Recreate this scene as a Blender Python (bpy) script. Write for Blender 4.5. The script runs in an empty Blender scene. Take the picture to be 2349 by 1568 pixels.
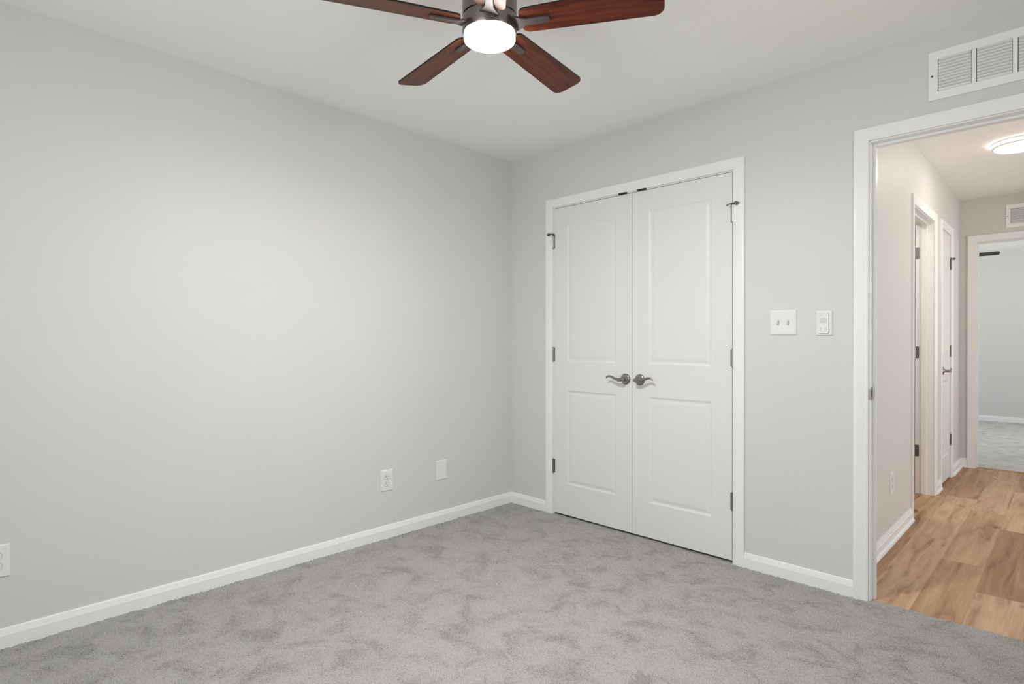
import bpy, bmesh, math, random
import numpy as np
from mathutils import Matrix, Vector

S = bpy.context.scene
COL = S.collection
PI = math.pi

# ------------------------------------------------------------------ camera
cd = bpy.data.cameras.new('camera')
cd.sensor_fit = 'HORIZONTAL'; cd.sensor_width = 36.0
cd.lens = 1315.697 / 2349.0 * 36.0
cd.clip_start = 0.02; cd.clip_end = 100
cam = bpy.data.objects.new('camera', cd); COL.objects.link(cam)
YAW, PITCH, ROLL = 0.777627985, 0.00403385765, -0.000485450663
_f = Vector((-math.sin(YAW)*math.cos(PITCH), math.cos(YAW)*math.cos(PITCH), -math.sin(PITCH)))
_r = Vector((math.cos(YAW), math.sin(YAW), 0)); _u = _r.cross(_f)
_r2 = math.cos(ROLL)*_r + math.sin(ROLL)*_u; _u2 = -math.sin(ROLL)*_r + math.cos(ROLL)*_u
cam.matrix_world = Matrix(((_r2.x, _u2.x, -_f.x, 2.897003), (_r2.y, _u2.y, -_f.y, -2.935853),
                           (_r2.z, _u2.z, -_f.z, 1.164918), (0, 0, 0, 1)))
S.camera = cam

# ------------------------------------------------------------------ world, daylight, exposure
W = bpy.data.worlds.new('daylight'); S.world = W; W.use_nodes = True
wn = W.node_tree
# overcast sky above, brighter sunlit pale ground below the horizon
_tc = wn.nodes.new('ShaderNodeTexCoord'); _sx = wn.nodes.new('ShaderNodeSeparateXYZ'); wn.links.new(_tc.outputs['Generated'], _sx.inputs[0])
_mr = wn.nodes.new('ShaderNodeMapRange'); _mr.inputs[1].default_value = -.15; _mr.inputs[2].default_value = .15; wn.links.new(_sx.outputs[2], _mr.inputs[0])
_mx = wn.nodes.new('ShaderNodeMix'); _mx.data_type = 'RGBA'; wn.links.new(_mr.outputs[0], _mx.inputs[0])
_mx.inputs[6].default_value = (1.72, 1.73, 1.71, 1); _mx.inputs[7].default_value = (0.96, 1.02, 1.10, 1)
wn.links.new(_mx.outputs[2], wn.nodes['Background'].inputs[0])
wn.nodes['Background'].inputs[1].default_value = 2.7
S.view_settings.view_transform = 'Standard'; S.view_settings.look = 'None'
S.view_settings.exposure = 0.0; S.view_settings.gamma = 1.0
S.view_settings.use_curve_mapping = False
S.cycles.use_denoising = True
S.cycles.max_bounces = 12; S.cycles.diffuse_bounces = 8
S.cycles.sample_clamp_indirect = 6.0
FAN_LAMP = 435.0
HALL_LAMP = 25.0

def portal(name, loc, rot, sx, sy):
    l = bpy.data.lights.new(name, 'AREA'); l.shape = 'RECTANGLE'; l.size = sx; l.size_y = sy
    l.cycles.is_portal = True
    o = bpy.data.objects.new(name, l); COL.objects.link(o); o.location = loc; o.rotation_euler = rot
    return o
# portals only guide the sky light through the window openings
portal('window_portal', (3.44, -1.475, 1.42), (0, PI/2, 0), 1.34, .55)
portal('window_portal.001', (1.95, -3.84, 1.42), (PI/2, 0, 0), 1.5, 1.34)
portal('window_portal.002', (3.99, 5.8, 1.35), (0, PI/2, 0), 1.5, 1.6)
portal('window_portal.003', (.21, 5.8, 1.35), (0, -PI/2, 0), 1.5, 1.6)
portal('window_portal.004', (5.49, 1.4, 1.30), (0, PI/2, 0), 1.9, 2.6)

# ------------------------------------------------------------------ materials
def srgb(r, g, b):
    f = lambda c: (c/255/12.92) if c/255 <= .04045 else ((c/255+.055)/1.055)**2.4
    return (f(r), f(g), f(b), 1)

class N:
    def __init__(s, name):
        s.m = bpy.data.materials.new(name); s.m.use_nodes = True
        s.t = s.m.node_tree; s.bsdf = s.t.nodes['Principled BSDF']
    def new(s, kind, **kw):
        n = s.t.nodes.new(kind)
        for k, v in kw.items():
            if k == 'ins':
                for i, x in v.items(): n.inputs[i].default_value = x
            else: setattr(n, k, v)
        return n
    def link(s, a, b): s.t.links.new(a, b)
    def math(s, op, a, b=None, c=None):
        n = s.new('ShaderNodeMath', operation=op)
        for i, x in enumerate((a, b, c)):
            if x is None: continue
            if isinstance(x, (int, float)): n.inputs[i].default_value = x
            else: s.link(x, n.inputs[i])
        return n.outputs[0]
    def mix(s, fac, a, b, blend='MIX'):
        n = s.new('ShaderNodeMix', data_type='RGBA', blend_type=blend)
        for i, x in ((0, fac), (6, a), (7, b)):
            if isinstance(x, (int, float, tuple)): n.inputs[i].default_value = x
            else: s.link(x, n.inputs[i])
        return n.outputs[2]
    def ramp(s, x, stops):
        n = s.new('ShaderNodeValToRGB'); e = n.color_ramp.elements
        while len(e) < len(stops): e.new(.5)
        for k, (p, c) in zip(e, stops):
            k.position = p; k.color = c if isinstance(c, tuple) else (c, c, c, 1)
        s.link(x, n.inputs[0]); return n.outputs[0]

def paint(name, col, rough=.55, spec=.3, bump=.0, bscale=180, metallic=0., vary=.02):
    n = N(name); b = n.bsdf
    tc = n.new('ShaderNodeTexCoord')
    nz = n.new('ShaderNodeTexNoise', ins={'Scale': 3.0, 'Detail': 3.0}); n.link(tc.outputs['Object'], nz.inputs['Vector'])
    lo = tuple(c*(1-vary) for c in col[:3])+(1,); hi = tuple(min(1, c*(1+vary)) for c in col[:3])+(1,)
    n.link(n.mix(nz.outputs[0], lo, hi), b.inputs['Base Color'])
    b.inputs['Roughness'].default_value = rough; b.inputs['Specular IOR Level'].default_value = spec
    b.inputs['Metallic'].default_value = metallic
    if bump:
        nb = n.new('ShaderNodeTexNoise', ins={'Scale': bscale, 'Detail': 3.0}); n.link(tc.outputs['Object'], nb.inputs['Vector'])
        bp = n.new('ShaderNodeBump', ins={'Strength': bump, 'Distance': .002}); n.link(nb.outputs[0], bp.inputs['Height'])
        n.link(bp.outputs[0], b.inputs['Normal'])
    return n.m

M = {}
M['wall'] = paint('greige_wall_paint', (.672, .670, .650, 1), .5, .35, .06)
M['hall_wall'] = paint('hall_wall_paint', (.66, .645, .615, 1), .5, .35, .06)
M['ceiling'] = paint('ceiling_paint', (.91, .91, .905, 1), .8, .15, .08, 120)
M['trim'] = paint('white_trim_paint', (.86, .865, .865, 1), .32, .45)
M['door'] = paint('white_door_paint', (.765, .765, .76, 1), .38, .42)
M['plate'] = paint('white_plastic', (.80, .80, .795, 1), .3, .5)
M['slot'] = paint('dark_slot', (.03, .03, .03, 1), .6, .2)
M['vent_back'] = paint('vent_recess_shade', (.075, .073, .07, 1), .8, .1)
M['vent'] = paint('white_enamel_steel', (.87, .875, .86, 1), .4, .4)
M['nickel'] = paint('satin_nickel', (.33, .315, .295, 1), .22, .5, metallic=1.)
M['nickel_dark'] = paint('dark_nickel', (.17, .16, .15, 1), .35, .5, metallic=1.)
M['arm'] = paint('bronze_arm_paint', (.055, .048, .045, 1), .45, .4)
M['black'] = paint('black_steel', (.012, .011, .010, 1), .4, .4)
M['rubber'] = paint('grey_rubber', (.14, .135, .125, 1), .7, .3)
M['soft_grey'] = paint('soft_grey_plastic', (.40, .40, .39, 1), .5, .3)
M['housing'] = paint('bronze_housing', (.20, .175, .165, 1), .27, .5, metallic=1.)
M['white_glass'] = paint('opal_glass_off', (.8, .8, .78, 1), .25, .5)

def emit(name, col, strength):
    n = N(name); b = n.bsdf
    b.inputs['Base Color'].default_value = (.8, .8, .78, 1); b.inputs['Roughness'].default_value = .3
    b.inputs['Emission Color'].default_value = col; b.inputs['Emission Strength'].default_value = strength
    return n.m
M['fan_lens'] = emit('lit_fan_lens', (1.0, .975, .945, 1), FAN_LAMP)
M['fan_rim'] = emit('lit_fan_rim', (1.0, .94, .86, 1), 30.0)
M['hall_lens'] = emit('lit_hall_lens', (1.0, .90, .77, 1), HALL_LAMP)
M['hall_rim'] = emit('lit_hall_rim', (1.0, .92, .80, 1), 9.0)

def wood_blade(name, c0, c1, c2, rough=.36):
    n = N(name); b = n.bsdf
    tc = n.new('ShaderNodeTexCoord'); mp = n.new('ShaderNodeMapping', ins={'Scale': (2.2, 26, 26)})
    n.link(tc.outputs['Object'], mp.inputs[0])
    a = n.new('ShaderNodeTexNoise', ins={'Scale': 1.6, 'Detail': 7.0, 'Roughness': .62, 'Distortion': .9}); n.link(mp.outputs[0], a.inputs['Vector'])
    col = n.ramp(a.outputs[0], [(.30, c0), (.52, c1), (.72, c2)])
    n.link(col, b.inputs['Base Color']); b.inputs['Roughness'].default_value = rough
    b.inputs['Specular IOR Level'].default_value = .22
    return n.m
M['blade'] = wood_blade('cherry_wood', (.045, .0095, .0045, 1), (.115, .024, .010, 1), (.18, .042, .017, 1))
M['blade_edge'] = paint('dark_wood_edge', (.018, .011, .008, 1), .5, .3)
M['blade_dark'] = wood_blade('dark_walnut', (.020, .016, .012, 1), (.030, .024, .018, 1), (.042, .034, .026, 1), .5)

def carpet_mat(name, base):
    n = N(name); b = n.bsdf
    tc = n.new('ShaderNodeTexCoord')
    f = n.new('ShaderNodeTexNoise', ins={'Scale': 330.0, 'Detail': 2.5, 'Roughness': .75}); n.link(tc.outputs['Object'], f.inputs['Vector'])
    p = n.new('ShaderNodeTexNoise', ins={'Scale': 7.6, 'Detail': 6.0, 'Roughness': .66, 'Distortion': .6}); n.link(tc.outputs['Object'], p.inputs['Vector'])
    # trodden patches (0..1): lying pile, its shading put into the colour as darker flecks
    trod = n.ramp(p.outputs[0], [(.36, 1.0), (.46, .36), (.56, 0.0)])
    q = n.math('SUBTRACT', f.outputs[0], n.math('MULTIPLY', trod, .082))
    fleck = n.ramp(q, [(.30, .34), (.43, .86), (.52, 1.04), (.68, 1.30)])
    c = n.mix(1.0, base, fleck, 'MULTIPLY')
    n.link(n.mix(n.math('MULTIPLY', trod, .11), c, tuple(v*.5 for v in base[:3])+(1,)), b.inputs['Base Color'])
    b.inputs['Roughness'].default_value = .95; b.inputs['Specular IOR Level'].default_value = .05
    bp = n.new('ShaderNodeBump', ins={'Strength': .5, 'Distance': .004}); n.link(f.outputs[0], bp.inputs['Height'])
    n.link(bp.outputs[0], b.inputs['Normal'])
    return n.m
M['carpet'] = carpet_mat('grey_carpet', (.415, .407, .394, 1))
M['far_carpet'] = carpet_mat('grey_carpet_lit_copy', (.62, .61, .585, 1))  # paler copy of the bedroom carpet; window brightness put into its colour

def plank_mat(name):
    n = N(name); b = n.bsdf
    tc = n.new('ShaderNodeTexCoord'); sp = n.new('ShaderNodeSeparateXYZ'); n.link(tc.outputs['Object'], sp.inputs[0])
    PWID, PLEN = .18, 1.22
    u = n.math('DIVIDE', n.math('ADD', sp.outputs[0], -2.205+PWID*20), PWID)
    iu = n.math('FLOOR', u); fu = n.math('FRACT', u)
    w1 = n.new('ShaderNodeTexWhiteNoise', noise_dimensions='1D'); n.link(iu, w1.inputs['W'])
    v = n.math('ADD', n.math('DIVIDE', sp.outputs[1], PLEN), n.math('MULTIPLY', w1.outputs[0], 7.31))
    iv = n.math('FLOOR', v); fv = n.math('FRACT', v)
    pid = n.math('ADD', n.math('MULTIPLY', iu, 13.7), n.math('MULTIPLY', iv, 3.1))
    w2 = n.new('ShaderNodeTexWhiteNoise', noise_dimensions='1D'); n.link(pid, w2.inputs['W'])
    tone = n.ramp(w2.outputs[0], [(0.0, (.34, .185, .100, 1)), (.3, (.41, .245, .138, 1)), (.6, (.48, .305, .172, 1)), (1.0, (.56, .38, .240, 1))])
    cb = n.new('ShaderNodeCombineXYZ'); n.link(n.math('MULTIPLY', sp.outputs[0], 15.0), cb.inputs[0]); n.link(n.math('MULTIPLY', sp.outputs[1], 1.5), cb.inputs[1]); n.link(n.math('MULTIPLY', pid, 1.37), cb.inputs[2])
    g = n.new('ShaderNodeTexNoise', ins={'Scale': 1.25, 'Detail': 4.0, 'Roughness': .55, 'Distortion': .8}); n.link(cb.outputs[0], g.inputs['Vector'])
    grain = n.ramp(g.outputs[0], [(.27, (.52, .43, .37, 1)), (.42, (.86, .80, .76, 1)), (.54, (1.0, .99, .98, 1)), (.70, (1.20, 1.22, 1.24, 1))])
    cb2 = n.new('ShaderNodeCombineXYZ'); n.link(n.math('MULTIPLY', sp.outputs[0], 120.), cb2.inputs[0]); n.link(n.math('MULTIPLY', sp.outputs[1], 5.), cb2.inputs[1]); n.link(pid, cb2.inputs[2])
    g2 = n.new('ShaderNodeTexNoise', ins={'Scale': 1., 'Detail': 3.0}); n.link(cb2.outputs[0], g2.inputs['Vector'])
    fine = n.ramp(g2.outputs[0], [(.3, .93), (.7, 1.05)])
    k = n.new('ShaderNodeTexNoise', ins={'Scale': 7.5, 'Detail': 1.0, 'Distortion': .4})
    cb3 = n.new('ShaderNodeCombineXYZ'); n.link(n.math('MULTIPLY', sp.outputs[0], 1.3), cb3.inputs[0]); n.link(n.math('MULTIPLY', sp.outputs[1], .55), cb3.inputs[1]); n.link(pid, cb3.inputs[2]); n.link(cb3.outputs[0], k.inputs['Vector'])
    knot = n.ramp(k.outputs[0], [(.22, (.42, .33, .27, 1)), (.31, (.96, .94, .93, 1)), (.36, 1.0)])
    c = n.mix(1.0, tone, grain, 'MULTIPLY'); c = n.mix(1.0, c, fine, 'MULTIPLY'); c = n.mix(1.0, c, knot, 'MULTIPLY')
    eu = n.math('LESS_THAN', n.math('MINIMUM', fu, n.math('SUBTRACT', 1.0, fu)), .006)
    ev = n.math('LESS_THAN', n.math('MINIMUM', fv, n.math('SUBTRACT', 1.0, fv)), .0011)
    seam = n.math('MULTIPLY', n.math('MAXIMUM', eu, ev), .16)
    c = n.mix(seam, c, (.16, .085, .045, 1))
    n.link(c, b.inputs['Base Color']); b.inputs['Roughness'].default_value = .5; b.inputs['Specular IOR Level'].default_value = .3
    return n.m
M['plank'] = plank_mat('oak_vinyl_planks')

# ------------------------------------------------------------------ mesh helpers
class MB:
    def __init__(s): s.v = []; s.f = []
    def add(s, vs, fs):
        o = len(s.v); s.v += [tuple(p) for p in vs]; s.f += [tuple(i+o for i in f) for f in fs]; return s
    def box(s, x0, x1, y0, y1, z0, z1):
        return s.add([(x0,y0,z0),(x1,y0,z0),(x1,y1,z0),(x0,y1,z0),(x0,y0,z1),(x1,y0,z1),(x1,y1,z1),(x0,y1,z1)],
                     [(0,3,2,1),(4,5,6,7),(0,1,5,4),(1,2,6,5),(2,3,7,6),(3,0,4,7)])
    def lathe(s, prof, seg=48, T=None):
        """prof: (radius, height) pairs revolved about local z; T maps a local point to mesh space."""
        T = T or (lambda p: p); vs = []; fs = []; n = len(prof)
        for r, h in prof:
            for k in range(seg):
                a = 2*PI*k/seg; vs.append(T((r*math.cos(a), r*math.sin(a), h)))
        for i in range(n-1):
            for k in range(seg):
                k2 = (k+1) % seg; fs.append((i*seg+k, i*seg+k2, (i+1)*seg+k2, (i+1)*seg+k))
        fs.append(tuple(range(seg))[::-1]); fs.append(tuple((n-1)*seg+k for k in range(seg)))
        return s.add(vs, fs)
    def prism(s, poly, h0, h1, T=None):
        T = T or (lambda p: p); n = len(poly)
        vs = [T((x, y, h0)) for x, y in poly]+[T((x, y, h1)) for x, y in poly]
        fs = [tuple(range(n))[::-1], tuple(range(n, 2*n))]+[(i, (i+1) % n, n+(i+1) % n, n+i) for i in range(n)]
        return s.add(vs, fs)
    def tube(s, path, rad, seg=14, flat=1.0):
        P = [Vector(p) for p in path]; vs = []; fs = []; n = len(P)
        up = Vector((0, 0, 1))
        for i, p in enumerate(P):
            t = (P[min(i+1, n-1)]-P[max(i-1, 0)]).normalized()
            ref = up if abs(t.dot(up)) < .95 else Vector((0, 1, 0))
            a = t.cross(ref).normalized(); b = a.cross(t).normalized()
            r = rad[i] if isinstance(rad, (list, tuple)) else rad
            for k in range(seg):
                th = 2*PI*k/seg; vs.append(p+a*(r*math.cos(th)*flat)+b*(r*math.sin(th)))
        for i in range(n-1):
            for k in range(seg):
                k2 = (k+1) % seg; fs.append((i*seg+k, i*seg+k2, (i+1)*seg+k2, (i+1)*seg+k))
        fs.append(tuple(range(seg))[::-1]); fs.append(tuple((n-1)*seg+k for k in range(seg)))
        return s.add(vs, fs)
    def build(s, name, mat, parent=None, bevel=0, smooth=False, seg=2):
        me = bpy.data.meshes.new(name); me.from_pydata(s.v, [], s.f)
        bm = bmesh.new(); bm.from_mesh(me); bmesh.ops.recalc_face_normals(bm, faces=bm.faces[:]); bm.to_mesh(me); bm.free()
        me.materials.append(mat)
        o = bpy.data.objects.new(name, me); COL.objects.link(o)
        if parent: o.parent = parent
        if smooth:
            for p in me.polygons: p.use_smooth = True
            try: me.set_sharp_from_angle(angle=math.radians(38))
            except Exception: pass
        if bevel:
            b = o.modifiers.new('bevel', 'BEVEL'); b.width = bevel; b.segments = seg; b.limit_method = 'ANGLE'; b.angle_limit = math.radians(40)
        return o

def tag(o, label, cat=None, group=None, kind=None):
    o['label'] = label
    if cat: o['category'] = cat
    if group: o['group'] = group
    if kind: o['kind'] = kind
    return o
def thing(name, loc, rz, label, cat, group=None, kind=None):
    o = bpy.data.objects.new(name, None); o.empty_display_size = .05; COL.objects.link(o)
    o.location = loc; o.rotation_euler = (0, 0, rz); return tag(o, label, cat, group, kind)
def struct(mb, name, mat, label, **kw):
    o = mb.build(name, mat, **kw); o['kind'] = 'structure'; o['label'] = label; return o
def copy_tree(o, parent=None):
    c = o.copy(); COL.objects.link(c)
    if parent: c.parent = parent
    for ch in list(o.children): copy_tree(ch, c)
    return c

# wall frames: (along, out, z) -> world.  out is measured from the wall face into the room the wall looks at
BACK = lambda a, o, z: (a, -o, z)                 # bedroom wall with the closet, y = 0
LEFT = lambda a, o, z: (o, a, z)                  # bedroom wall x = 0
HALL = lambda a, o, z: (2.135+o, a, z)            # hall wall x = 2.135
HEND = lambda a, o, z: (a, 3.71-o, z)             # hall end wall y = 3.71
HBACK = lambda a, o, z: (a, .115+o, z)            # hall side of the bedroom wall
FARW = lambda a, o, z: (a, 7.70-o, z)

CAS = [(0,0),(0,.0075),(.003,.0105),(.010,.0115),(.018,.0105),(.024,.0125),(.040,.0150),(.050,.0165),(.055,.0160),(.058,.0125),(.058,0)]
FLATCAS = [(0,0),(0,.0095),(.003,.0120),(.020,.0132),(.045,.0150),(.053,.0152),(.058,.0120),(.058,0)]
def casing(mb, T, xl, xr, zt, z0=-.012, prof=CAS):
    rows = []
    for u, d in prof:
        rows.append([T(xl-u, d, z0), T(xl-u, d, zt+u), T(xr+u, d, zt+u), T(xr+u, d, z0)])
    vs = [p for r in rows for p in r]; fs = []; n = len(prof)
    for i in range(n-1):
        for k in range(3): fs.append((i*4+k, i*4+k+1, (i+1)*4+k+1, (i+1)*4+k))
    fs.append(tuple(i*4 for i in range(n))); fs.append(tuple(i*4+3 for i in range(n)))
    return mb.add(vs, fs)
BB = [(0,-.012),(.0125,-.012),(.0125,.047),(.0115,.0505),(.0065,.0700),(.0045,.0735),(0,.0735)]
HBB = [(0,-.006),(.024,-.006),(.0235,.004),(.0205,.011),(.0145,.0155),(.0125,.0160),(.0125,.052),(.009,.056),(.0095,.061),(.006,.072),(.0045,.080),(0,.080)]
def base(mb, T, a, b, prof=BB):
    vs = [T(a, d, z) for d, z in prof]+[T(b, d, z) for d, z in prof]; n = len(prof)
    return mb.add(vs, [tuple(range(n)), tuple(range(n, 2*n))]+[(i, (i+1) % n, n+(i+1) % n, n+i) for i in range(n)])

# ------------------------------------------------------------------ bedroom shell
RX, RY, H = 3.35, -3.75, 2.44
CL, CR, DT = .400, 1.620, 2.040                   # closet opening
PL, PR = 2.243, 3.005                             # passage opening
J = .018
struct(MB().box(-.1, 0, RY-.1, .115, -.05, H), 'wall_left', M['wall'], 'long plain greige wall on the left with two outlets and a blank plate')
w = MB()
for x0, x1, z0, z1 in ((-.1, CL-J, -.05, H), (CL-J, CR+J, DT+J, H), (CR+J, PL-J, -.05, H), (PL-J, PR+J, DT+J, H), (PR+J, RX+.1, -.05, H)):
    w.box(x0, x1, 0, .115, z0, z1)
struct(w, 'wall_back', M['wall'], 'greige wall holding the double closet doors and the doorway to the hall')
w = MB(); WY0, WY1, WZ0, WZ1 = -1.75, -1.20, .75, 2.09
for y0, y1, z0, z1 in ((RY-.1, WY0, -.05, H), (WY1, .0, -.05, H), (WY0, WY1, -.05, WZ0), (WY0, WY1, WZ1, H)):
    w.box(RX, RX+.1, y0, y1, z0, z1)
struct(w, 'wall_right', M['wall'], 'greige bedroom wall with the window, beside the camera')
w = MB()
for x0, x1, z0, z1 in ((0, 1.2, -.05, H), (2.7, RX, -.05, H), (1.2, 2.7, -.05, WZ0), (1.2, 2.7, WZ1, H)):
    w.box(x0, x1, RY-.1, RY, z0, z1)
struct(w, 'wall_front', M['wall'], 'greige bedroom wall with the second window, behind the camera')
struct(MB().box(-.1, RX+.1, RY-.1, .115, H, H+.1), 'ceiling', M['ceiling'], 'smooth white bedroom ceiling above the cherry ceiling fan')
# windows (behind / beside the camera)
def window(name, T, a0, a1, label):
    m = MB()
    def bx(u0, u1, d0, d1, z0, z1):
        p, q = T(u0, d0, z0), T(u1, d1, z1)
        m.box(min(p[0], q[0]), max(p[0], q[0]), min(p[1], q[1]), max(p[1], q[1]), z0, z1)
    for u0, u1, z0, z1 in ((a0, a0+.04, WZ0, WZ1), (a1-.04, a1, WZ0, WZ1), (a0+.04, a1-.04, WZ0, WZ0+.04), (a0+.04, a1-.04, WZ1-.04, WZ1), (a0+.04, a1-.04, 1.40, 1.44)):
        bx(u0, u1, -.06, -.02, z0, z1)
    return struct(m, name, M['trim'], label, bevel=.003)
window('window_1', lambda a, o, z: (RX-o, a, z), WY0, WY1, 'white single-hung window in the wall beside the camera')
window('window_2', lambda a, o, z: (a, RY+o, z), 1.2, 2.7, 'white single-hung window in the wall behind the camera')
# carpet: a mesh of tufts
def carpet(name, x0, x1, y0, y1, step, amp, label, mat='carpet', seed=3):
    nx, ny = int((x1-x0)/step)+1, int((y1-y0)/step)+1
    rng = np.random.default_rng(seed)
    X, Y = np.meshgrid(np.linspace(x0, x1, nx), np.linspace(y0, y1, ny))
    Z = rng.normal(0, 1, X.shape)
    Z = (Z + .35*(np.roll(Z, 1, 0)+np.roll(Z, 1, 1)))/1.2
    low = rng.normal(0, 1, (ny//12+2, nx//12+2))
    iy, ix = np.linspace(0, low.shape[0]-1.001, ny), np.linspace(0, low.shape[1]-1.001, nx)
    fy, fx = iy % 1, ix % 1; iy, ix = iy.astype(int), ix.astype(int)
    L = (low[np.ix_(iy, ix)]*np.outer(1-fy, 1-fx)+low[np.ix_(iy+1, ix)]*np.outer(fy, 1-fx)+low[np.ix_(iy, ix+1)]*np.outer(1-fy, fx)+low[np.ix_(iy+1, ix+1)]*np.outer(fy, fx))
    Z = np.clip(Z, -1.6, 1.6)*amp+L*.0012-.0015
    X = X+rng.uniform(-.3, .3, X.shape)*step; Y = Y+rng.uniform(-.3, .3, Y.shape)*step
    X = np.clip(X, x0, x1); Y = np.clip(Y, y0, y1)
    co = np.stack([X, Y, Z], -1).reshape(-1, 3).astype(np.float32)
    i = np.arange(nx*ny).reshape(ny, nx)
    q = np.stack([i[:-1, :-1], i[:-1, 1:], i[1:, 1:], i[1:, :-1]], -1).reshape(-1).astype(np.int32)
    me = bpy.data.meshes.new(name); nf = len(q)//4
    me.vertices.add(len(co)); me.vertices.foreach_set('co', co.ravel())
    me.loops.add(len(q)); me.loops.foreach_set('vertex_index', q)
    me.polygons.add(nf); me.polygons.foreach_set('loop_start', np.arange(0, nf*4, 4, dtype=np.int32))
    me.polygons.foreach_set('use_smooth', np.ones(nf, dtype=bool))
    me.update(calc_edges=True); me.materials.append(M[mat])
    o = bpy.data.objects.new(name, me); COL.objects.link(o); o['kind'] = 'structure'; o['label'] = label
    return o
carpet('floor', 0, RX, RY, .026,   .0056, .0019, 'grey cut-pile carpet with footprints covering the bedroom floor')
struct(MB().box(-.1, RX+.1, RY-.1, .115, -.1, -.012), 'floor_slab', paint('subfloor', (.2, .18, .15, 1), .8), 'subfloor under the grey carpet and the doorway')

# closet: jamb, casing, cavity
m = MB()
m.box(CL-J, CL, .001, .114, -.012, DT).box(CR, CR+J, .001, .114, -.012, DT).box(CL-J, CR+J, .001, .114, DT, DT+J)
m.box(CL, CR, .040, .052, DT-.010, DT)
cj = struct(m, 'trim_1', M['trim'], 'white jamb lining the closet opening')
for xx in (.947, 1.079):
    MB().box(xx-.028, xx+.028, -.0125, .004, DT-.0005, DT+.0075).build('ball_catch_plate', M['black'], cj, bevel=.0015)['label'] = 'black metal catch plate at the top of the closet opening'
m = MB(); casing(m, BACK, CL-.006, CR+.006, DT+.006, prof=FLATCAS)
struct(m, 'trim_2', M['trim'], 'white casing framing the double closet doors', smooth=True)
m = MB()
m.box(.02, .04, .115, .80, -.05, H).box(1.98, 2.0, .115, .80, -.05, H).box(.02, 2.0, .78, .80, -.05, H).box(.02, 2.0, .115, .80, H-.02, H).box(.02, 2.0, .115, .80, -.05, -.012)
struct(m, 'wall_closet', paint('closet_paint', (.35, .34, .32, 1), .7), 'closet interior hidden behind the double doors')

# ------------------------------------------------------------------ doors
RINGS = [(0, 0), (.004, .0020), (.010, .0044), (.014, .0049), (.019, .0046), (.031, .0022), (.036, .0018)]
def leaf(mb, w, h, stile, zs=((.203, .820), (1.010, 1.905)), th=.035):
    xs = [0, stile, w-stile, w]; zb = [0, zs[0][0], zs[0][1], zs[1][0], zs[1][1], h]
    for i in range(3):
        for k in range(5):
            x0, x1, z0, z1 = xs[i], xs[i+1], zb[k], zb[k+1]
            if i == 1 and k in (1, 3):
                pv = []
                for ins, d in RINGS: pv += [(x0+ins, d, z0+ins), (x1-ins, d, z0+ins), (x1-ins, d, z1-ins), (x0+ins, d, z1-ins)]
                fs = []
                for r in range(len(RINGS)-1):
                    for c in range(4): fs.append((r*4+c, r*4+(c+1) % 4, r*4+4+(c+1) % 4, r*4+4+c))
                e = (len(RINGS)-1)*4; fs.append((e, e+1, e+2, e+3)); mb.add(pv, fs)
            else: mb.add([(x0, 0, z0), (x1, 0, z0), (x1, 0, z1), (x0, 0, z1)], [(0, 1, 2, 3)])
    mb.add([(0, 0, 0), (w, 0, 0), (w, th, 0), (0, th, 0), (0, 0, h), (w, 0, h), (w, th, h), (0, th, h)],
           [(0, 3, 2, 1), (4, 5, 6, 7), (1, 2, 6, 5), (3, 0, 4, 7), (2, 3, 7, 6)])
    return mb
def merge(o):
    bm = bmesh.new(); bm.from_mesh(o.data); bmesh.ops.remove_doubles(bm, verts=bm.verts[:], dist=1e-5)
    bmesh.ops.recalc_face_normals(bm, faces=bm.faces[:]); bm.to_mesh(o.data); bm.free(); return o
def OUT(cx, cz, sgn=-1):      # lathe axis pointing out of the door face (-y)
    return lambda p: (cx+p[0], sgn*p[2], cz+p[1])
def lever_set(parent, cx, cz, s):
    """s = -1: lever points to -x, +1: to +x"""
    r = MB().lathe([(.0335, 0), (.0335, .003), (.0318, .0060), (.0285, .0100), (.0235, .0115), (.0165, .0120), (.0150, .0150), (.0120, .0175)], 56, OUT(cx, cz))
    r.lathe([(.0120, .0170), (.0112, .036), (.0112, .050)], 32, OUT(cx, cz))
    h = r.build('handle', M['nickel'], parent, smooth=True); h['label'] = 'satin nickel lever handle on a round rose'
    pts = [(-.012, .0005), (.0, -.0005), (.018, -.0035), (.036, -.0005), (.055, .0060), (.072, .0128), (.086, .0160), (.097, .0150), (.106, .0095), (.111, .0030)]
    rad = [.0085, .0118, .0108, .0085, .0076, .0070, .0064, .0058, .0050, .0040]
    MB().tube([(cx+s*x, -.050+.006*min(1, x/.1), cz+z) for x, z in pts], rad, 16, .8).build('lever', M['nickel'], h, smooth=True)
    return h
def hinge(parent, x, zc, y=-.007, hh=.0445, side=1):
    m = MB(); T = lambda p: (x+p[0], y+p[1], zc+p[2])
    for k in range(5):
        z0 = -hh+k*hh*2/5; m.lathe([(.0056, z0+.0004), (.0056, z0+hh*2/5-.0004)], 18, T)
    m.lathe([(.0042, -hh-.0035), (.0042, hh+.0035)], 14, T)
    m.box(x-.012, x+.012, y+.0052, y+.0075, zc-hh, zc+hh)
    return m.build('hinge', M['nickel'], parent, smooth=True)
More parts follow.
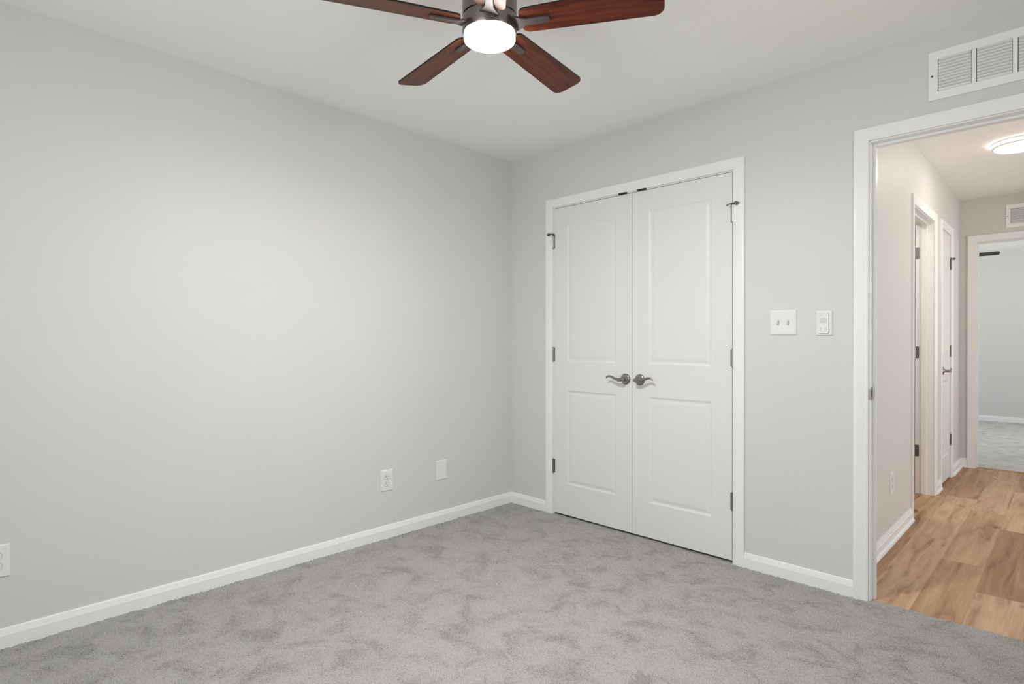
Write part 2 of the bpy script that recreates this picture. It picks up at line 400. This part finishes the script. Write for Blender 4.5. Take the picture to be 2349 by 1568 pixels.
def pin_stop(h, x, z, s):
    """hinge-pin door stop: collar, plate, threaded rod with a bumper over the casing and a pad over the door; s points to the casing"""
    T = lambda p: (x+p[0], -.007+p[1], z+p[2])
    m = MB().lathe([(.0085, 0), (.0085, .006), (.006, .0075)], 20, T)
    m.box(min(x, x+s*.016), max(x, x+s*.016), -.030, -.004, z+.001, z+.005)
    m.tube([(x-s*.020, -.030, z-.004), (x-s*.004, -.026, z+.003)], .0032, 10)
    m.tube([(x+s*.006, -.026, z+.002), (x+s*.034, -.022, z+.001)], [.0035, .0025], 10)
    o = m.build('door_stop', M['nickel_dark'], h, smooth=True)
    b = MB().lathe([(.0020, -.012), (.0050, -.004), (.0095, 0), (.0105, .004), (.0085, .010), (.0035, .013)], 18, lambda p: (x+s*(.030-p[2]), -.0235+p[0], z+.001+p[1]))
    b.lathe([(.0065, 0), (.0065, .004)], 14, lambda p: (x-s*(.020-p[2]*.3), -.027+p[0], z-.004+p[1]))
    return o, b
def add_stop(h, x, z, s):
    o, b = pin_stop(h, x, z, s)
    # bumper joins the stop's mesh (sub-part level is the last one)
    me = o.data; bm = bmesh.new(); bm.from_mesh(me)
    vs = [bm.verts.new(v) for v in b.v]
    for f in b.f:
        try: bm.faces.new([vs[i] for i in f])
        except ValueError: pass
    bmesh.ops.recalc_face_normals(bm, faces=bm.faces[:]); bm.to_mesh(me); bm.free(); o['label'] = 'hinge-pin door stop with a rubber bumper'

ZD = .012; LH = 2.0245; LW = .6055
d1 = merge(leaf(MB(), LW, LH, .112).build('door_1', M['door'])); d1.location = (CL+.003, .0005, ZD)
d1['kind'] = 'structure'; tag(d1, 'left leaf of the white two-panel double closet doors', 'door')
d2 = merge(leaf(MB(), LW, LH, .112).build('door_2', M['door'])); d2.location = (CR-.003-LW, .0005, ZD)
d2['kind'] = 'structure'; tag(d2, 'right leaf of the white two-panel double closet doors', 'door')
lever_set(d1, .965-CL-.003, .928-ZD, -1)
lever_set(d2, 1.064-(CR-.003-LW), .928-ZD, 1)
for z in (.322, 1.069, 1.820):
    ha = hinge(d1, -.004, z-ZD); hb = hinge(d2, LW+.004, z-ZD)
    if z > 1.5:
        add_stop(ha, -.004, z+.046-ZD, -1); add_stop(hb, LW+.004, z+.046-ZD, 1)

# passage doorway: jamb with stop, casing both sides, strike
m = MB()
m.box(PL-J, PL, .001, .114, -.012, DT).box(PR, PR+J, .001, .114, -.012, DT).box(PL-J, PR+J, .001, .114, DT, DT+J)
m.box(PL, PL+.011, .040, .074, -.008, DT).box(PR-.011, PR, .040, .074, -.008, DT).box(PL+.011, PR-.011, .040, .074, DT-.011, DT)
pj = struct(m, 'trim_3', M['trim'], 'white jamb with door stop lining the doorway to the hall', bevel=.0012)
k = MB().box(PL-.0008, PL+.0022, .002, .036, .893, .953)
k.box(PL-.006, PL+.0022, -.006, .004, .900, .946)
sp_ = k.build('strike_plate', M['nickel'], pj, bevel=.0008); sp_['label'] = 'satin nickel strike plate on the doorway jamb'
MB().box(PL+.0015, PL+.0026, .013, .026, .908, .938).build('latch_hole', M['slot'], sp_)
m = MB(); casing(m, BACK, PL-.006, PR+.006, DT+.006)
struct(m, 'trim_4', M['trim'], 'white moulded casing around the doorway to the hall', smooth=True)
m = MB(); casing(m, HBACK, PL-.006, PR+.006, DT+.006, -.006)
struct(m, 'trim_5', M['trim'], 'white casing on the hall side of the bedroom doorway', smooth=True)

# baseboards of the bedroom
struct(base(MB(), LEFT, RY, .0), 'baseboard_left', M['trim'], 'white baseboard along the long plain wall')
m = MB(); base(m, BACK, .0, CL-.064); base(m, BACK, CR+.064, PL-.064); base(m, BACK, PR+.064, RX)
struct(m, 'baseboard_back', M['trim'], 'white baseboard pieces beside the closet and the doorway')
struct(base(MB(), lambda a, o, z: (RX-o, a, z), RY, 0), 'baseboard_right', M['trim'], 'white baseboard under the window beside the camera')
struct(base(MB(), lambda a, o, z: (a, RY+o, z), 0, RX), 'baseboard_front', M['trim'], 'white baseboard under the window behind the camera')

# ------------------------------------------------------------------ hall
HX0, HX1, HY1 = 2.135, 3.125, 3.71
O1, O2 = 1.570, 2.332                    # open side doorway
D0, D1 = 2.665, 3.125                    # closed linen door
w = MB()
for y0, y1, z0, z1 in ((.115, O1-J, -.05, H), (O1-J, O2+J, DT+J, H), (O2+J, D0-J, -.05, H), (D0-J, D1+J, DT+J, H), (D1+J, HY1+.115, -.05, H)):
    w.box(HX0-.115, HX0, y0, y1, z0, z1)
struct(w, 'wall_hall_left', M['hall_wall'], 'hall wall with the open side doorway and the narrow closed door')
w = MB()
for y0, y1, z0, z1 in ((.115, .25, -.05, H), (3.25, HY1, -.05, H), (.25, 3.25, 2.3, H)): w.box(HX1, HX1+.1, y0, y1, z0, z1)
struct(w, 'wall_hall_right', M['hall_wall'], 'hall wall on the right, out of view, opening to the added daylight room')
w = MB()  # unseen room with a window opening, added to brighten the hall
w.box(HX1+.1, 5.4, -.5, -.4, -.05, H).box(HX1+.1, 5.4, 3.4, 3.5, -.05, H)
for y0, y1, z0, z1 in ((-.5, .1, -.05, H), (2.7, 3.5, -.05, H), (.1, 2.7, -.05, .35), (.1, 2.7, 2.25, H)): w.box(5.4, 5.5, y0, y1, z0, z1)
w.box(RX+.1, 5.4, -.4, .115, -.05, H)
struct(w, 'wall_added_daylight_room', M['hall_wall'], 'walls of an unseen room with a wide window, added to bring daylight into the hall')
struct(MB().box(HX1, 5.5, -.5, 3.5, -.03, -.003), 'floor_added_daylight_room', M['plank'], 'plank floor of the added daylight room, out of view')
struct(MB().box(HX1+.1, 5.5, -.5, 3.5, H, H+.1), 'ceiling_added_daylight_room', M['ceiling'], 'ceiling of the added daylight room, out of view')
w = MB(); EL, ER = 2.250, 3.012
for x0, x1, z0, z1 in ((HX0, EL-J, -.05, H), (EL-J, ER+J, DT+J, H), (ER+J, 4.0, -.05, H)):
    w.box(x0, x1, HY1, HY1+.115, z0, z1)
w.box(.2, HX0-.115, HY1, HY1+.115, -.05, H)
struct(w, 'wall_hall_end', M['hall_wall'], 'hall end wall with a vent above the doorway to the far bedroom')
struct(MB().box(1.0, HX1+.1, .115, HY1+.0, H, H+.1), 'ceiling_hall', M['ceiling'], 'hall ceiling carrying the round flush light')
struct(MB().box(1.0, HX1, .0265, 3.745, -.03, -.003), 'floor_hall', M['plank'], 'oak-look plank floor running down the hall')
struct(MB().box(EL, ER, 3.745, 3.797, -.03, .0015), 'trim_6', M['plank'], 'wood transition strip at the far bedroom doorway', bevel=.003)
# side room behind the open doorway
w = MB(); w.box(1.0, 1.1, .80, HY1, -.05, H).box(1.1, 2.02, .80, .82, -.05, H)
struct(w, 'wall_side_room', M['hall_wall'], 'walls of the side room behind the open doorway')
sl = bpy.data.lights.new('side_room_lamp', 'AREA'); sl.shape = 'DISK'; sl.size = .30; sl.energy = 10; sl.color = (1, .95, .88)
slo = bpy.data.objects.new('side_room_lamp', sl); COL.objects.link(slo); slo.location = (1.55, 1.45, 2.42)
# open side doorway trim
m = MB()
for y0, y1 in ((O1-J, O1), (O2, O2+J)): m.box(HX0-.114, HX0-.001, y0, y1, -.006, DT)
m.box(HX0-.114, HX0-.001, O1-J, O2+J, DT, DT+J)
m.box(HX0-.074, HX0-.040, O1, O1+.011, -.004, DT).box(HX0-.074, HX0-.040, O2-.011, O2, -.004, DT).box(HX0-.074, HX0-.040, O1+.011, O2-.011, DT-.011, DT)
sj = struct(m, 'trim_7', M['trim'], 'white jamb of the open side doorway in the hall', bevel=.001)
m = MB(); casing(m, HALL, O1-.006, O2+.006, DT+.006, -.006)
struct(m, 'trim_8', M['trim'], 'white casing around the open side doorway in the hall', smooth=True)
for i, z in enumerate((.322, 1.069, 1.820)):
    y = O2-.0006
    m = MB().prism([(0, -.0445), (.019, -.0445), (.024, -.0395), (.024, .0395), (.019, .0445), (0, .0445)], 0, .0022, lambda p: (HX0-.114+p[0], y-p[2], z+p[1]))
    m.lathe([(.0055, -.0445), (.0055, .0445)], 16, lambda p: (HX0-.117+p[0], y-.003+p[1], z+p[2]))
    hg = m.build('hinge', M['nickel'], sj, smooth=True); hg['label'] = 'satin nickel hinge on the far jamb of the open side doorway'
# closed narrow door in the hall
m = MB()
for y0, y1 in ((D0-J, D0), (D1, D1+J)): m.box(HX0-.114, HX0-.001, y0, y1, -.006, DT)
m.box(HX0-.114, HX0-.001, D0-J, D1+J, DT, DT+J)
struct(m, 'trim_9', M['trim'], 'white jamb of the narrow closed hall door')
m = MB(); casing(m, HALL, D0-.006, D1+.006, DT+.006, -.006)
struct(m, 'trim_10', M['trim'], 'white casing around the narrow closed hall door', smooth=True)
LW3 = D1-D0-.006
d3 = merge(leaf(MB(), LW3, LH, .10).build('door_3', M['door'])); d3.location = (HX0-.0015, D0+.003, ZD); d3.rotation_euler = (0, 0, PI/2)
d3['kind'] = 'structure'; tag(d3, 'narrow white two-panel closed door near the end of the hall', 'door')
lever_set(d3, .062, .915-ZD, 1)
for z in (.322, 1.069, 1.800):
    hg = hinge(d3, LW3+.004, z-ZD)
    if z > 1.5: add_stop(hg, LW3+.004, z+.046-ZD, 1)
# hall end doorway
m = MB()
m.box(EL-J, EL, HY1+.001, HY1+.114, -.006, DT).box(ER, ER+J, HY1+.001, HY1+.114, -.006, DT).box(EL-J, ER+J, HY1+.001, HY1+.114, DT, DT+J)
m.box(EL, EL+.011, HY1+.04, HY1+.074, .002, DT).box(ER-.011, ER, HY1+.04, HY1+.074, .002, DT).box(EL+.011, ER-.011, HY1+.04, HY1+.074, DT-.011, DT)
struct(m, 'trim_11', M['trim'], 'white jamb of the far bedroom doorway at the hall end')
m = MB(); casing(m, HEND, EL-.006, ER+.006, DT+.006, -.006)
struct(m, 'trim_12', M['trim'], 'white casing around the far bedroom doorway at the hall end', smooth=True)
m = MB(); base(m, HALL, .13, O1-.064, HBB); base(m, HALL, O2+.064, D0-.064, HBB); base(m, HALL, D1+.064, HY1, HBB)
struct(m, 'baseboard_hall_left', M['trim'], 'white baseboard with shoe moulding along the left hall wall')
m = MB(); base(m, HEND, HX0, EL-.064, HBB); base(m, HEND, ER+.064, HX1, HBB)
struct(m, 'baseboard_hall_end', M['trim'], 'white baseboard pieces beside the far bedroom doorway')

# ------------------------------------------------------------------ far bedroom
FX0, FX1, FY0, FY1 = .3, 3.9, HY1+.115, 7.70
struct(MB().box(FX0, FX1, FY1, FY1+.1, -.05, H), 'wall_far_bedroom_back', M['wall'], 'greige wall at the back of the far bedroom')
w = MB()
for xw in (FX0-.1, FX1):
    for y0, y1, z0, z1 in ((FY0, 5.0, -.05, H), (6.6, FY1+.1, -.05, H), (5.0, 6.6, -.05, .6), (5.0, 6.6, 2.1, H)):
        w.box(xw, xw+.1, y0, y1, z0, z1)
struct(w, 'wall_far_bedroom_sides', M['wall'], 'side walls of the far bedroom, out of view past its doorway')
struct(MB().box(FX0-.1, FX1+.1, HY1, FY1+.1, H, H+.1), 'ceiling_far_bedroom', M['ceiling'], 'white ceiling of the far bedroom')
carpet('floor_far_bedroom', FX0, FX1, 3.797, FY1, .022, .0035, 'grey carpet of the far bedroom, window brightness in its colour', 'far_carpet', 8)
struct(MB().box(FX0-.1, FX1+.1, 3.80, FY1+.1, -.1, -.016), 'floor_far_slab', M['slot'], 'subfloor under the far bedroom carpet')
struct(base(MB(), FARW, FX0, FX1), 'baseboard_far_bedroom', M['trim'], 'white baseboard at the back of the far bedroom')

# ------------------------------------------------------------------ ceiling fans
def rounded_blade(s0, s1, w0, w1, r0, r1, n=8):
    """outline in (radial, lateral), counter-clockwise"""
    P = []
    def arc(cx, cy, rx, ry, a0, a1):
        for i in range(n+1):
            a = a0+(a1-a0)*i/n; P.append((cx+rx*math.cos(a), cy+ry*math.sin(a)))
    arc(s0+r0, -w0+r0, r0, r0, PI, 1.5*PI)
    arc(s1-r1, -w1+r1, r1, r1, 1.5*PI, 2*PI)
    arc(s1-r1, w1-r1, r1, r1, 0, .5*PI)
    arc(s0+r0, w0-r0, r0, r0, .5*PI, PI)
    return P
def make_fan(loc, rz, beta, mats, label, zb):
    root = thing('ceiling_fan', loc, rz, label, 'ceiling fan', 'ceiling fans')
    d = -.44+0            # local z is measured from the ceiling (root on the ceiling)
    m = MB().lathe([(.060, 0), (.088, -.001), (.0905, -.006), (.0905, -.2085), (.0885, -.2105)], 72)
    h = m.build('motor_housing', mats['metal'], root, smooth=True); h['label'] = 'dark bronze drum-shaped motor housing'
    m = MB().lathe([(.0860, -.2100), (.0860, -.2125), (.0900, -.2140), (.0900, -.2620), (.0880, -.2650), (.0845, -.2660)], 72)
    m.build('light_ring', mats['metal'], root, smooth=True)
    m = MB().lathe([(.0835, -.2650), (.0852, -.2670), (.0852, -.2800), (.0846, -.2835)], 72)
    m.build('lens_rim', mats['rim'], root, smooth=True)
    m = MB().lathe([(.0844, -.2830), (.0830, -.2850), (.060, -.2895), (.030, -.2920), (.002, -.2925)], 72)
    m.build('light_lens', mats['lens'], root, smooth=True)['label'] = 'round glowing light lens' if mats['lens'] is M['fan_lens'] else 'round opal light lens'
    cb, sb = math.cos(beta), math.sin(beta)
    T = lambda p: (p[0], p[1]*cb-p[2]*sb, zb+p[1]*sb+p[2]*cb)
    bl = MB().prism(rounded_blade(.106, .56, .0505, .0625, .024, .032), 0, .0058, T).build('blade', mats['blade'], root)
    bl.data.materials.append(M['blade_edge'])
    for p in bl.data.polygons: p.material_index = 0 if len(p.vertices) > 4 else 1
    arm = [(.070, -.034), (.096, -.029), (.112, -.019), (.128, -.0135), (.196, -.0120), (.203, -.0075), (.203, .0075), (.196, .0120), (.128, .0135), (.112, .019), (.096, .029), (.070, .034)]
    ar = MB().prism(arm, -.0075, -.0008, T).build('blade_arm', mats['arm'], root, bevel=.0015)
    for k in range(1, 5):
        for o in (bl, ar):
            c = o.copy(); COL.objects.link(c); c.parent = root; c.rotation_euler = (0, 0, k*2*PI/5)
    return root
FX, FY = 1.5085, -1.6302
make_fan((FX, FY, H), 1.75569, -.2254594, dict(metal=M['housing'], lens=M['fan_lens'], rim=M['fan_rim'], blade=M['blade'], arm=M['arm']),
         'cherry-bladed ceiling fan with its light on, above the carpet', -.2375)
make_fan((1.672, 6.15, H), 0, .46, dict(metal=M['black'], lens=M['white_glass'], rim=M['white_glass'], blade=M['blade_dark'], arm=M['black']),
         'dark fan blade tip seen through the far bedroom doorway', -.232)

# ------------------------------------------------------------------ vents
def make_vent(T_loc, rz, label):
    root = thing('air_vent', T_loc, rz, label, 'vent', 'white louvered wall vents')
    Wv, Hv = .42, .200; mx, mz = .031, .0325; gap = .0145
    sw = (Wv-2*mx-2*gap)/3; zt, zb_ = Hv/2-mz, -Hv/2+mz
    th = .0075
    m = MB(); cols = [(-Wv/2, -Wv/2+mx)]
    for k in range(2):
        a = -Wv/2+mx+sw*(k+1)+gap*k; cols.append((a, a+gap))
    cols.append((Wv/2-mx, Wv/2))
    for a, b in cols: m.box(a, b, -th, -.0005, zb_, zt)
    m.box(-Wv/2, Wv/2, -th, -.0005, zt, Hv/2).box(-Wv/2, Wv/2, -th, -.0005, -Hv/2, zb_)
    m.v = [(x*(1-.012*(y > -.004)*0), y, z) for x, y, z in m.v]
    m.build('faceplate', M['vent'], root)
    MB().box(-Wv/2+.004, Wv/2-.004, -.0012, -.0002, -Hv/2+.004, Hv/2-.004).build('recess_shade', M['vent_back'], root)  # dark sheet painted as the unlit recess behind the louvers
    ns = 11; pit = (zt-zb_)/ns
    for k in range(3):
        a = -Wv/2+mx+k*(sw+gap)+.0022; b = a+sw-.0036; m = MB()
        for i in range(ns):
            z = zt-pit*i
            # stamped louver: starts at the face on top and slopes back and down
            pr = [(-th-.0012, z-.0008), (-th-.0022, z-.0030), (-.0018, z-.0100), (-.0012, z-.0094), (-th+.0006, z-.0022)]
            vs = [(a, y, zz) for y, zz in pr]+[(b, y, zz) for y, zz in pr]; n = len(pr)
            m.add(vs, [tuple(range(n)), tuple(range(n, 2*n))]+[(q, (q+1) % n, n+(q+1) % n, n+q) for q in range(n)])
        m.build('louver_bank', M['vent'], root)
    for x in (-Wv/2+.012, Wv/2-.012):
        MB().lathe([(.0042, .0), (.0042, .0015), (.002, .0025)], 14, lambda p: (x+p[0], -th-p[2]+.0003, p[1])).build('screw', M['rubber'], root, smooth=True)
    return root
make_vent((2.664, 0, 2.257), 0, 'white louvered air vent on the bedroom wall above the hall doorway')
make_vent((2.662, 3.71, 2.244), 0, 'white louvered air vent on the hall end wall above the far doorway')

# ------------------------------------------------------------------ plates, outlets, switches
def plate(root, w, h, th=.0062, holes=None):
    m = MB(); e = .0035
    m.add([(-w/2, 0, -h/2), (w/2, 0, -h/2), (w/2, 0, h/2), (-w/2, 0, h/2),
           (-w/2, -th*.45, -h/2), (w/2, -th*.45, -h/2), (w/2, -th*.45, h/2), (-w/2, -th*.45, h/2),
           (-w/2+e, -th, -h/2+e), (w/2-e, -th, -h/2+e), (w/2-e, -th, h/2-e), (-w/2+e, -th, h/2-e)],
          [(0, 3, 2, 1), (0, 1, 5, 4), (1, 2, 6, 5), (2, 3, 7, 6), (3, 0, 4, 7), (4, 5, 9, 8), (5, 6, 10, 9), (6, 7, 11, 10), (7, 4, 8, 11), (8, 9, 10, 11)])
    return m.build('cover_plate', M['plate'], root, bevel=.0008)
def screw(root, x, z, y=-.0062):
    MB().lathe([(.003, 0), (.003, .0006), (.0018, .0011)], 12, lambda p: (x+p[0], y-p[2]+.0002, z+p[1])).build('screw', M['plate'], root, smooth=True)
def make_outlet(loc, rz, label, w=.082, h=.123):
    root = thing('wall_outlet', loc, rz, label, 'outlet', 'duplex wall outlets'); plate(root, w, h)
    for s in (1, -1):
        zc = s*.0195; P = []
        for i in range(40):
            a = 2*PI*i/40; x, z = .0172*math.cos(a), .0172*math.sin(a); P.append((x, max(-.0142, min(.0142, z))))
        r = MB().prism(P, .0055, .0076, lambda p: (p[0], -p[2], zc+p[1])).build('receptacle', M['plate'], root, bevel=.0006)
        q = MB().box(-.0075, -.0052, -.0082, -.0070, zc-.001, zc+.0085).box(.0055, .0075, -.0082, -.0070, zc+.0005, zc+.0075)
        q.lathe([(.0028, .0070), (.0028, .0082)], 14, lambda p: (p[0], -p[2], zc-.0085+p[1]))
        q.build('slot', M['slot'], r)
        g = MB()
        P2 = [(x*1.05, z*1.06) for x, z in P]
        g.prism(P2, .0050, .0064, lambda p: (p[0], -p[2], zc+p[1])).build('gap_line', M['rubber'], r)
    screw(root, 0, 0)
    return root
o1 = make_outlet((0, -1.0485, .3370), PI/2, 'white duplex outlet low on the long wall, left of the blank plate')
def re_outlet(loc, rz, label):
    c = copy_tree(o1); c.location = loc; c.rotation_euler = (0, 0, rz); c['label'] = label; return c
re_outlet((0, -2.7630, .3300), PI/2, 'white duplex outlet low on the long wall, cut by the frame edge')
re_outlet((HX0, .963, .3350), PI/2, 'white duplex outlet low on the hall wall, seen edge-on through the doorway')
b = thing('blank_plate', (0, -.6400, .3340), PI/2, 'blank white cover plate low on the long wall near the corner', 'cover plate')
plate(b, .080, .123)
for z in (.042, -.042): screw(b, 0, z)
s_ = thing('light_switch', (1.8725, 0, 1.2475), 0, 'white double toggle switch plate on the wall right of the closet', 'light switch')
plate(s_, .125, .123)
for x in (-.023, .023):
    fr = MB().box(x-.0052, x+.0052, -.0068, -.0060, -.0122, .0122).build('toggle_frame', M['soft_grey'], s_)
    fr['label'] = 'grey slot around the toggle'
    t = MB().prism([(-.0062, -.0085), (-.0062, .0085), (-.0175, .0105), (-.0175, .0045)], -.0040, .0040, lambda p: (x+p[2], p[0], p[1]))
    t.build('toggle', M['plate'], s_, bevel=.0008)
    for z in (.030, -.030): screw(s_, x, z)
r_ = thing('fan_control', (2.0565, 0, 1.2410), 0, 'white wall control with a rounded remote, beside the doorway casing', 'fan control')
plate(r_, .071, .116, .0070)
def rrect(w, h, r, n=6):
    P = []
    for cx, cz, a0 in ((w/2-r, h/2-r, 0), (-w/2+r, h/2-r, PI/2), (-w/2+r, -h/2+r, PI), (w/2-r, -h/2+r, 1.5*PI)):
        for i in range(n+1): P.append((cx+r*math.cos(a0+PI/2*i/n), cz+r*math.sin(a0+PI/2*i/n)))
    return P
MB().prism(rrect(.0475, .0965, .0075), .0060, .0073, lambda p: (p[0]-.0015, -p[2], p[1])).build('cradle', M['soft_grey'], r_)
rm = MB().prism(rrect(.0450, .0945, .007), .0060, .0125, lambda p: (p[0]-.0015, -p[2], p[1])).build('remote', M['plate'], r_, bevel=.0015)
GREY = paint('pale_grey_buttons', (.66, .66, .67, 1), .45)
for x, z, w_, h_ in ((-.011, .0355, .013, .008), (.012, .0375, .005, .004), (0, .012, .030, .028), (-.010, -.026, .007, .013), (.010, -.026, .007, .013)):
    MB().prism(rrect(w_, h_, min(w_, h_)*.3), .0122, .0131, lambda p: (x+p[0]-.0015, -p[2], z+p[1])).build('button', GREY, rm)

# ------------------------------------------------------------------ hall light
hl = thing('ceiling_light', (2.64, 2.0, H), 0, 'round flush ceiling light glowing in the hall', 'ceiling light')
MB().lathe([(.10, 0), (.150, -.0005), (.1505, -.004), (.1485, -.008)], 72).build('base_plate', M['trim'], hl, smooth=True)
MB().lathe([(.146, -.006), (.1445, -.024)], 72).build('glowing_rim', M['hall_rim'], hl, smooth=True)
MB().lathe([(.1440, -.024), (.1470, -.026), (.1470, -.031), (.1440, -.0335), (.134, -.0340)], 72).build('trim_ring', M['trim'], hl, smooth=True)
MB().lathe([(.136, -.0338), (.135, -.0370), (.10, -.0420), (.05, -.0445), (.002, -.045)], 72).build('diffuser', M['hall_lens'], hl, smooth=True)['label'] = 'glowing round diffuser'
